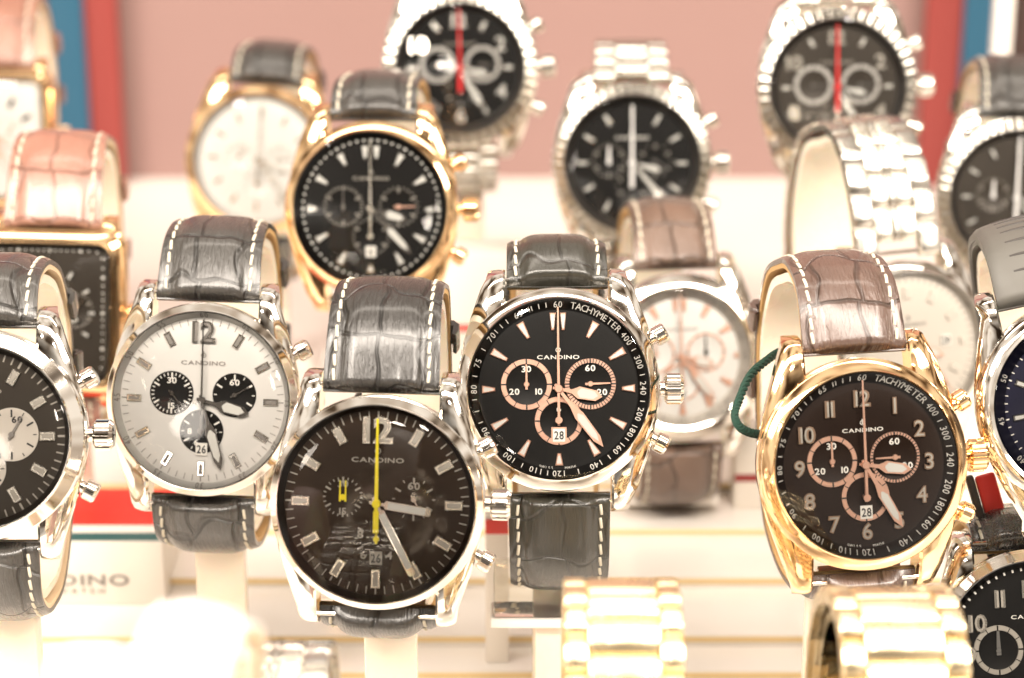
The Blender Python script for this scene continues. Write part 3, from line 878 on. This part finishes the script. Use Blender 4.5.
# 8: gold case, white dial, far left
watch(dict(u=259, v=160, rpx=75, rd=18.4, tau=15, roll=3, yaw=-4, metal='gold', dial='dial_white', T=32.5, B=34, D=54, sw=21, lug=24.5,
  label='gold watch with plain white dial on pale grey leather, in front of the pink backdrop', slabel='cream stand under the gold watch with white dial',
  strap='grey_leather', lining='tan_lining', ink='print_grey', flange=1.0, track=(.92, .96), push=False, crown=False,
  mk=dict(kind='baton', m='satin_steel', ro=.80, ri=.65, w=.9),
  subs=[dict(c=(-5.8, 0.6), r=4.4, n=12, ink='print_dim', h=30), dict(c=(5.8, .6), r=4.4, n=12, ink='print_dim', h=90), dict(c=(0, -6.6), r=4.4, n=12, ink='print_dim', h=0)],
  hands=dict(kind='sword', h=110, mi=140, m='satin_steel', s=0, hw=1.6, mw=1.3)))

big_num = lambda: {0: '12', 2: '2', 4: '4', 6: '6', 8: '8', 10: '10'}
# 9: steel diver, red hand, top centre
watch(dict(u=460, v=68, rpx=78, rd=17.6, tau=12, roll=-1, metal='steel', dial='dial_black', T=34, B=34, D=50, sw=20, lug=24, teeth=46,
  label='steel watch with black dial, toothed bezel and bright red seconds hand, topmost near the centre', slabel='cream stand under the red handed watch near the centre',
  links=steel3, lp=4.2, flange=1.8, flm='grey_ring', ink='print_dim', brand=6.6, bink='print_dim',
  mk=dict(kind='baton', m='steel', ro=.84, ri=.66, w=1.6, lume='lume', nr=.74, ns=3.8, nx=1.1, num=big_num(), fill='lume'),
  subs=[dict(c=(-6.2, 1.0), r=5.0, ring='silver_ring', rw=1.3, h=90), dict(c=(6.2, 1.0), r=5.0, ring='silver_ring', rw=1.1, h=90), dict(c=(0, -6.4), r=4.6, n=12, h=0, ink='print_dim')],
  hands=dict(kind='sword', h=103, mi=151, m='steel', s=0, sm='red_lacquer', sw=.65, fat=True, hw=2.2, mw=2.4, ml=.78)))
# 10: steel bracelet, black dial with white batons
watch(dict(u=632, v=163, rpx=80, rd=18.0, tau=14, roll=0, metal='steel', dial='dial_black', T=31.5, B=33, D=50, sw=20, lug=24, teeth=52,
  label='steel watch with black dial, white batons and white seconds hand on a steel bracelet', slabel='cream stand under the white handed steel watch',
  links=steel3, lp=4.2, flange=2.0, flm='grey_ring', ink='print_dim', brand=6.8, bink='print_white',
  mk=dict(kind='baton', m='steel', ro=.84, ri=.64, w=1.3, lume='lume'),
  subs=[dict(c=(-6.2, 0.6), r=4.9, n=24, h=0, ink='print_dim', hw=.5, hm='white_lacquer'), dict(c=(6.2, .6), r=4.9, n=12, h=120, ink='print_dim'), dict(c=(0, -6.2), r=4.6, n=12, h=0, ink='print_dim')],
  hands=dict(kind='sword', h=104, mi=139, m='steel', s=0, sm='white_lacquer', sw=.85, fat=True, hw=2.2, mw=2.0, ml=.78, sl=.86)))
# 11: grey dial, red hand, top right
watch(dict(u=837, v=87, rpx=80, rd=18.0, tau=12, roll=-1, metal='steel', dial='dial_grey', T=34, B=36, D=50, sw=20, lug=24, teeth=46,
  label='steel watch with olive grey dial, pale rings and red seconds hand at upper right', slabel='cream stand under the red handed watch at upper right',
  links=steel3, lp=4.2, flange=1.8, flm='grey_ring', ink='print_dim', brand=6.6, bink='print_dim',
  mk=dict(kind='baton', m='satin_steel', ro=.84, ri=.68, w=1.3, lume='lume', nr=.74, ns=3.6, nx=1.1, num=big_num(), fill='print_dim'),
  subs=[dict(c=(-6.3, 0.6), r=5.3, ring='silver_ring', rw=1.2, h=90), dict(c=(6.3, .6), r=5.3, ring='silver_ring', rw=1.1, h=90), dict(c=(0, -6.4), r=4.6, n=12, h=0, ink='print_dim')],
  hands=dict(kind='sword', h=103, mi=151, m='steel', s=0, sm='red_lacquer', sw=.8, fat=True, hw=2.2, mw=2.4, ml=.78)))
# 12: right edge, black dial, grey strap
watch(dict(u=1016, v=198, rpx=80, rd=17.8, tau=14, roll=2, metal='steel', dial='dial_grey', T=36, B=34, D=50, sw=21, lug=24, teeth=52,
  label='steel watch with toothed bezel, grey leather strap, at the right edge above rubber strap', slabel='cream stand under the toothed watch at the right edge',
  strap='grey_leather', lining='cream_lining', flange=1.6, ink='print_dim', flm='grey_ring',
  mk=dict(kind='baton', m='steel', ro=.84, ri=.66, w=1.2, lume='lume'),
  subs=[dict(c=(-6.2, 0.6), r=4.9, n=24, h=0, ink='print_dim', hw=.5, hm='white_lacquer'), dict(c=(6.2, .6), r=4.9, n=12, h=120, ink='print_dim')],
  hands=dict(kind='sword', h=104, mi=139, m='steel', s=0, sm='white_lacquer', sw=.9, fat=True)))
# 13: steel bracelet with ivory dial
watch(dict(u=910, v=346, rpx=86, R=21, rd=18.2, tau=15, roll=-1, yaw=15, metal='steel', dial='dial_ivory', T=54, B=34, D=56, sw=22, lug=24, teeth=None,
  label='steel watch with ivory dial and calendar window on a tall polished steel bracelet', slabel='cream stand under the ivory dialled watch',
  links=steel5, lp=8.4, taper=.9, flange=.8, ink='print_grey', track=(.86, .93), tw=.18, outer='print_grey', push=False,
  brand=5.2, bs=1.2,
  mk=dict(kind='baton', m='dial_ivory', ro=.80, ri=.64, w=1.8, short={3: .72}), date=(9.4, 0.6, '28'),
  hands=dict(kind='sword', h=110, mi=140, m='rose_gold', s=140, sw=.3)))
# 14: right edge blue dial on grey rubber
watch(dict(u=1083, v=404, rpx=106, rd=18.0, tau=17, roll=-13, yaw=-3, metal='steel', dial='dial_navy', T=36, B=30, D=54, sw=25, lug=24.5,
  label='steel watch with navy dial on ribbed grey rubber, cut by the right edge', slabel='cream stand under the rubber strapped watch',
  strap='grey_rubber', stitch=False, flange=2.2, ink='print_white', outer='print_white', keeper=False,
  mk=dict(kind='baton', m='steel', ro=.80, ri=.64, w=1.3, lume='lume'), track=(.84, .9), tw=.2,
  bez=[(20.9, -.1), (21.25, .25), (21.25, 1.0), (20.9, 1.5), (19.6, 2.5), (19.0, 2.7), (18.3, 2.4), (18.02, 1.8)],
  hands=dict(h=104, mi=150, m='steel', s=0)))
# 15: bottom right black dial
watch(dict(u=1034, v=652, rpx=103, rd=19, tau=20, roll=-3, metal='steel', dial='dial_black', T=27, B=30, D=46, sw=22, lug=24,
  label='steel watch with black dial and large figures in the bottom right corner', slabel='cream stand under the watch in the bottom right corner',
  strap='black_leather_b', flange=1.2, ink='print_white', track=(.90, .94), tw=.4, brand=7.5, keeper=False,
  mk=dict(kind='baton', m='satin_steel', ro=.82, ri=.64, w=1.4, nr=.70, ns=3.4, num={0: '12', 10: '10', 11: '11', 9: '9', 1: '1', 2: '2'}, fill='print_dim'),
  subs=[dict(c=(-7.4, 0.8), r=5.2, ring='print_dim', rw=1.1, h=0, hm='steel', hw=.5), dict(c=(7, .8), r=5.2, ring='print_dim', rw=1.1, h=0)],
  hands=dict(h=104, mi=150, m='steel', s=0)))
# 16: rectangular gold case with black dial
watch(dict(u=49, v=312, rpx=78, R=20.5, rect=(18.5, 0), rd=16.6, tau=15, roll=1.5, metal='gold', dial='dial_grey', T=42, B=30, D=50, sw=24, lug=22.5, d=.590,
  label='rectangular gold watch with dark dial on stitched pink leather', slabel='cream stand under the rectangular dark watch',
  strap='pink_leather', lining='cream_lining', flange=.6, ink='print_white', track=(.9, .95), cr=2.8, crown=True, pitch=3.4, brand=6.5, bink='print_dim', subs=[dict(c=(6.6, 0.5), r=4.6, n=24, ink='print_dim', h=30), dict(c=(-6.6, 0.5), r=4.6, n=24, ink='print_dim', h=90), dict(c=(0, -7.5), r=4.6, n=24, ink='print_dim', h=200)],
  mk=dict(kind='baton', m='steel', ro=.70, ri=.55, w=1.2, lume='lume'), hands=dict(h=104, mi=150, m='steel', s=0)))
# 17: rectangular gold case with white dial
watch(dict(u=-8, v=138, rpx=68, R=20, rect=(17.5, 0), rd=16.8, tau=14, roll=0, metal='gold', dial='dial_white', T=40, B=30, D=50, sw=24, lug=22, d=.70,
  label='rectangular gold watch with white dial on pink leather in the upper left corner', slabel='cream stand under the rectangular white watch',
  strap='pink_leather', lining='cream_lining', flange=.6, ink='print_grey', push=False, pitch=3.4,
  mk=dict(kind='baton', m='dark_steel', ro=.78, ri=.6, w=1.2), subs=[dict(c=(5, 2), r=4, n=12, ink='print_dim', h=30), dict(c=(-5, 2), r=4, n=12, ink='print_dim', h=30)],
  hands=dict(h=104, mi=150, m='rose_gold', s=0)))
# 18-22: out of focus, their bracelets and straps rise into the bottom of the picture
watch(dict(u=626, v=835, rpx=120, d=.405, rd=17.5, tau=20, metal='pale_gold', dial='dial_white', T=38.5, B=27, D=50, sw=20.5, lug=23,
  label='pale gold bracelet of a watch rising into the bottom edge below the centre', slabel='cream stand under the gold bracelet below the centre',
  links=gold3, lp=6.0, taper=.97, teeth=None, hands=dict(h=104, mi=150)))
watch(dict(u=914, v=842, rpx=120, d=.405, rd=17.5, tau=20, yaw=2, metal='pale_gold', dial='dial_white', T=38.5, B=27, D=50, sw=22, lug=23,
  label='pale gold bracelet of a watch rising into the bottom edge under the gold numeral watch', slabel='cream stand under the gold bracelet at lower right',
  links=gold3b, lp=6.8, taper=.97, cuffm='clear_acrylic', hands=dict(h=104, mi=150)))
watch(dict(u=268, v=903, rpx=120, d=.40, rd=16, R=19, tau=20, metal='steel', dial='dial_white', T=39, B=27, D=50, sw=18.5, lug=21,
  label='steel bracelet of a small watch just rising over the bottom edge at left', slabel='cream stand under the small steel bracelet',
  links=steel5, lp=4.0, taper=.98, hands=dict(h=104, mi=150)))
watch(dict(u=112, v=922, rpx=120, d=.315, R=19, rd=16, tau=20, roll=10, yaw=-6, metal='steel', dial='dial_white', T=38, B=27, D=46, sw=13.5, lug=21,
  label='white leather strap of a watch, strongly blurred, in the lower left', slabel='cream stand under the white strap',
  strap='white_leather', lining='cream_lining', stitch=False, taper=.9, keeper=False, hands=dict(h=104, mi=150)))
watch(dict(u=72, v=915, rpx=120, d=.375, R=18, rd=15, tau=20, metal='steel', dial='dial_white', T=38, B=27, D=46, sw=14, lug=20,
  label='blush pink leather strap of a watch, strongly blurred, in the lower left corner', slabel='cream stand under the blush strap',
  strap='blush_leather', lining='cream_lining', stitch=False, taper=.9, keeper=False, hands=dict(h=104, mi=150)))

# ------------------------------------------------------------------ boxes, tags, cord
def carton(u, v_bot, d_hint, wmm, hmm, dmm, label, bands, yaw=0, writing=None, name='carton', front='card_white'):
    """stands on the shelf with its lower front edge seen at picture row v_bot; bands are (part name, face, from, to, material) in mm"""
    y = d_hint; zf = floor_z(y)
    dr = FW + RT * ((u - 512) / F_PX) - UP * ((v_bot - 339) / F_PX); t = y / dr.y
    root = empty(name, Matrix.Translation((dr.x * t, y, zf)) @ Matrix.Rotation(R_(yaw), 4, 'Z')); tag(root, label, 'box')
    mb = MB(); mb.box(-wmm / 2, wmm / 2, 0, dmm, .02, hmm, bev=.3); mb.build('box_body', front, root)
    for (nm, face, a, b, m) in bands:
        mb = MB()
        if face == 'front': mb.box(-wmm / 2 + .05, wmm / 2 - .05, -.15, .2, a, b)
        else: mb.box(-wmm / 2 + .05, wmm / 2 - .05, a, b, hmm - .2, hmm + .15)
        mb.build(nm, m, root)
    if writing: writing(root)
    return root
def box_writing(root):
    up = Matrix.Rotation(math.pi / 2, 4, 'X')
    mb = MB(); text(mb, 'CANDINO', 2.8, (0, 0), 0, xs=1.6, bold=.02, gap=.14); bmesh.ops.transform(mb.bm, matrix=Matrix.Translation((-4.6, -.1, 6.9)) @ up, verts=mb.bm.verts[:])
    mb.build('brand_lettering', 'print_grey', root)
    mb = MB(); text(mb, 'SWISS WATCH', 1.35, (0, 0), 0, xs=1.3, gap=.3); bmesh.ops.transform(mb.bm, matrix=Matrix.Translation((-5.6, -.1, 3.9)) @ up, verts=mb.bm.verts[:])
    mb.build('small_lettering', 'print_grey', root)
    mb = MB(); ring(mb, 1.5, 1.9, 0, .1, (0, 0), 32); mb.box(-.2, .2, -1, 2.6, 0, .1); bmesh.ops.transform(mb.bm, matrix=Matrix.Translation((-7, -.1, 12)) @ up, verts=mb.bm.verts[:])
    mb.build('emblem', 'print_grey', root)
carton(82, 598, .5366, 41, 17.2, 32, 'white card box with red and teal top and grey lettering at lower left',
       [('teal_stripe', 'top', 0.3, 4.9, 'card_teal'), ('red_lid', 'top', 9.5, 31.8, 'card_red')], writing=box_writing)
carton(480, 419, .640, 24, 49, 14, 'white card box with a thin red stripe left of the centre watch', [('red_stripe', 'front', 26.3, 28.3, 'card_red')])
carton(758, 512, .582, 13, 21, 12, 'white card box with a dark red stripe beside the green cord', [('red_stripe', 'front', 8, 10, 'card_darkred')])
# small red tags
def tagcard(u, v, d, wmm, hmm, yaw, roll, label, m='card_red', edge='dark_edge'):
    root = empty('price_tag', Matrix.Translation(at(u, v, d)) @ Euler((R_(-20), R_(roll), R_(yaw))).to_matrix().to_4x4()); tag(root, label, 'tag', 'small tags among the watches')
    mb = MB(); mb.box(-wmm / 2, wmm / 2, -.8, .8, -hmm, 0, bev=.7); mb.build('card', m, root)
    if edge:
        mb = MB(); mb.box(-wmm / 2 - 1.9, -wmm / 2 - .1, -1, 1, -hmm - .6, .6, bev=.5); mb.build('card_edge', edge, root)
tagcard(984, 474, .515, 4.4, 60, 0, -17, 'red tag with a black edge leaning between the gold watch and the rubber strapped watch')
carton(497, 560, .512, 5.5, 37.5, 5, 'small white card box with red top band, just left of the centre strap', [('red_band', 'front', 33.5, 37.2, 'card_red')])
# green cord
pts = []
ctl = [(779, 352, .515), (766, 361, .505), (750, 376, .498), (740, 398, .494), (735, 415, .492), (741, 428, .492), (757, 434, .496), (772, 430, .505)]
P2 = [at(*c) / S for c in ctl]
sm = []
for i in range(len(P2) - 1):
    p0, p1, p2, p3 = P2[max(0, i - 1)], P2[i], P2[i + 1], P2[min(len(P2) - 1, i + 2)]
    for j in range(14):
        t = j / 14; sm.append(.5 * ((2 * p1) + (-p0 + p2) * t + (2 * p0 - 5 * p1 + 4 * p2 - p3) * t * t + (-p0 + 3 * p1 - 3 * p2 + p3) * t ** 3))
o0 = sm[0].copy(); mb = MB()
for ph in (0, 1, 2):
    pp = []
    for i, p in enumerate(sm):
        a = i * .75 + ph * 2.094; pp.append(p - o0 + Vector((math.cos(a) * .45, math.sin(a) * .3, math.sin(a) * .45)))
    mb.tube(pp, .5, 6)
o = mb.build('tag_cord', 'green_cord', loc=o0 * S); tag(o, 'twisted dark green cord looped beside the gold watch with numerals', 'cord')

# clear acrylic foot visible under the centre strap
root = empty('acrylic_block', Matrix.Translation(at(528, 610, .53))); tag(root, 'clear acrylic block under the centre watch strap', 'block')
mb = MB(); mb.box(-7.5, 7.5, -4, 4, 0, 11, bev=.5); mb.build('block_body', 'clear_acrylic', root)
mb = MB(); mb.box(-8.2, 8.2, -4.6, 4.6, -2.2, -.1, bev=.4); mb.build('block_base', 'white_acrylic', root)
zb_ = root.matrix_world.translation
mb = MB(); mb.box(1.5, 7.5, -3, 3, (floor_z(zb_.y) - zb_.z) / S, -2.3, bev=.4); mb.build('post', 'cream_plastic', root)

# ------------------------------------------------------------------ light
def area(name, loc, target, sx, sy, power, color):
    l = bpy.data.lights.new(name, 'AREA'); l.shape = 'RECTANGLE'; l.size = sx; l.size_y = sy; l.energy = power; l.color = color
    o = bpy.data.objects.new(name, l); col.objects.link(o); o.location = loc
    o.rotation_euler = (Vector(target) - Vector(loc)).to_track_quat('-Z', 'Y').to_euler(); return o
WARM = (1, .90, .79)
area('case_light', (0, .10, .66), (0, .50, .10), 1.1, .10, 9, WARM)
area('case_light', (0, .52, .74), (0, .52, .10), 1.1, .05, 1.8, WARM)
area('case_light', (-.62, .10, .62), (0, .50, .12), .30, .30, 5, WARM)
area('case_light', (.62, .10, .62), (0, .50, .12), .30, .30, 5, WARM)
def bulb(loc, power, r):
    l = bpy.data.lights.new('spot_bulb', 'POINT'); l.energy = power; l.color = WARM; l.shadow_soft_size = r
    o = bpy.data.objects.new('spot_bulb', l); col.objects.link(o); o.location = loc
bulb((-.05, .02, .52), .9, .012); bulb((.22, .0, .50), .9, .012); bulb((-.30, .05, .45), .9, .012)

def lamp_mirrored(u, v, d, tau, dist, r, power):
    '''a shop lamp standing where this watch glass mirrors it'''
    p = at(u, v, d); n = Vector((0, -math.cos(R_(tau)), math.sin(R_(tau)))); v_ = (p - CAM).normalized()
    bulb(p + (v_ - 2 * v_.dot(n) * n) * dist, power, r)
lamp_mirrored(8, 462, .487, 17, .60, .018, .14)
lamp_mirrored(318, 242, .59, 15, .62, .008, .10)
lamp_mirrored(413, 196, .59, 15, .62, .008, .10)

wd = bpy.data.worlds.new('World'); bpy.context.scene.world = wd; wd.use_nodes = True
nt = wd.node_tree; bg = nt.nodes['Background']
tc = nt.nodes.new('ShaderNodeTexCoord')
mp = nt.nodes.new('ShaderNodeMapping'); mp.inputs['Scale'].default_value = (1.0, 1.0, 2.2)
n1 = nt.nodes.new('ShaderNodeTexNoise'); n1.inputs['Scale'].default_value = 2.6; n1.inputs['Detail'].default_value = 1
nt.links.new(tc.outputs['Generated'], mp.inputs[0]); nt.links.new(mp.outputs[0], n1.inputs['Vector'])
cr = nt.nodes.new('ShaderNodeValToRGB')
e = cr.color_ramp.elements
e[0].position = .36; e[0].color = (.09, .055, .03, 1); e[1].position = .62; e[1].color = (1.15, 1.04, .92, 1)
q = e.new(.46); q.color = (.62, .50, .39, 1)
nt.links.new(n1.outputs['Fac'], cr.inputs[0])
dt = nt.nodes.new('ShaderNodeVectorMath'); dt.operation = 'DOT_PRODUCT'; dt.inputs[1].default_value = (0, -.97, .24)   # the dim shop the case faces
nt.links.new(tc.outputs['Generated'], dt.inputs[0])
r2 = nt.nodes.new('ShaderNodeMapRange'); r2.inputs['From Min'].default_value = .80; r2.inputs['From Max'].default_value = .97
r2.inputs['To Min'].default_value = 1; r2.inputs['To Max'].default_value = .22
nt.links.new(dt.outputs['Value'], r2.inputs['Value'])
vm = nt.nodes.new('ShaderNodeVectorMath'); vm.operation = 'SCALE'
nt.links.new(cr.outputs[0], vm.inputs[0]); nt.links.new(r2.outputs[0], vm.inputs['Scale']); nt.links.new(vm.outputs[0], bg.inputs['Color'])
bg.inputs['Strength'].default_value = .8

sc = bpy.context.scene
sc.view_settings.view_transform = 'Standard'; sc.view_settings.look = 'None'; sc.view_settings.gamma = 1
sc.view_settings.exposure = 0.45
sc.cycles.max_bounces = 8; sc.cycles.transparent_max_bounces = 16
sc.cycles.caustics_reflective = False; sc.cycles.caustics_refractive = False
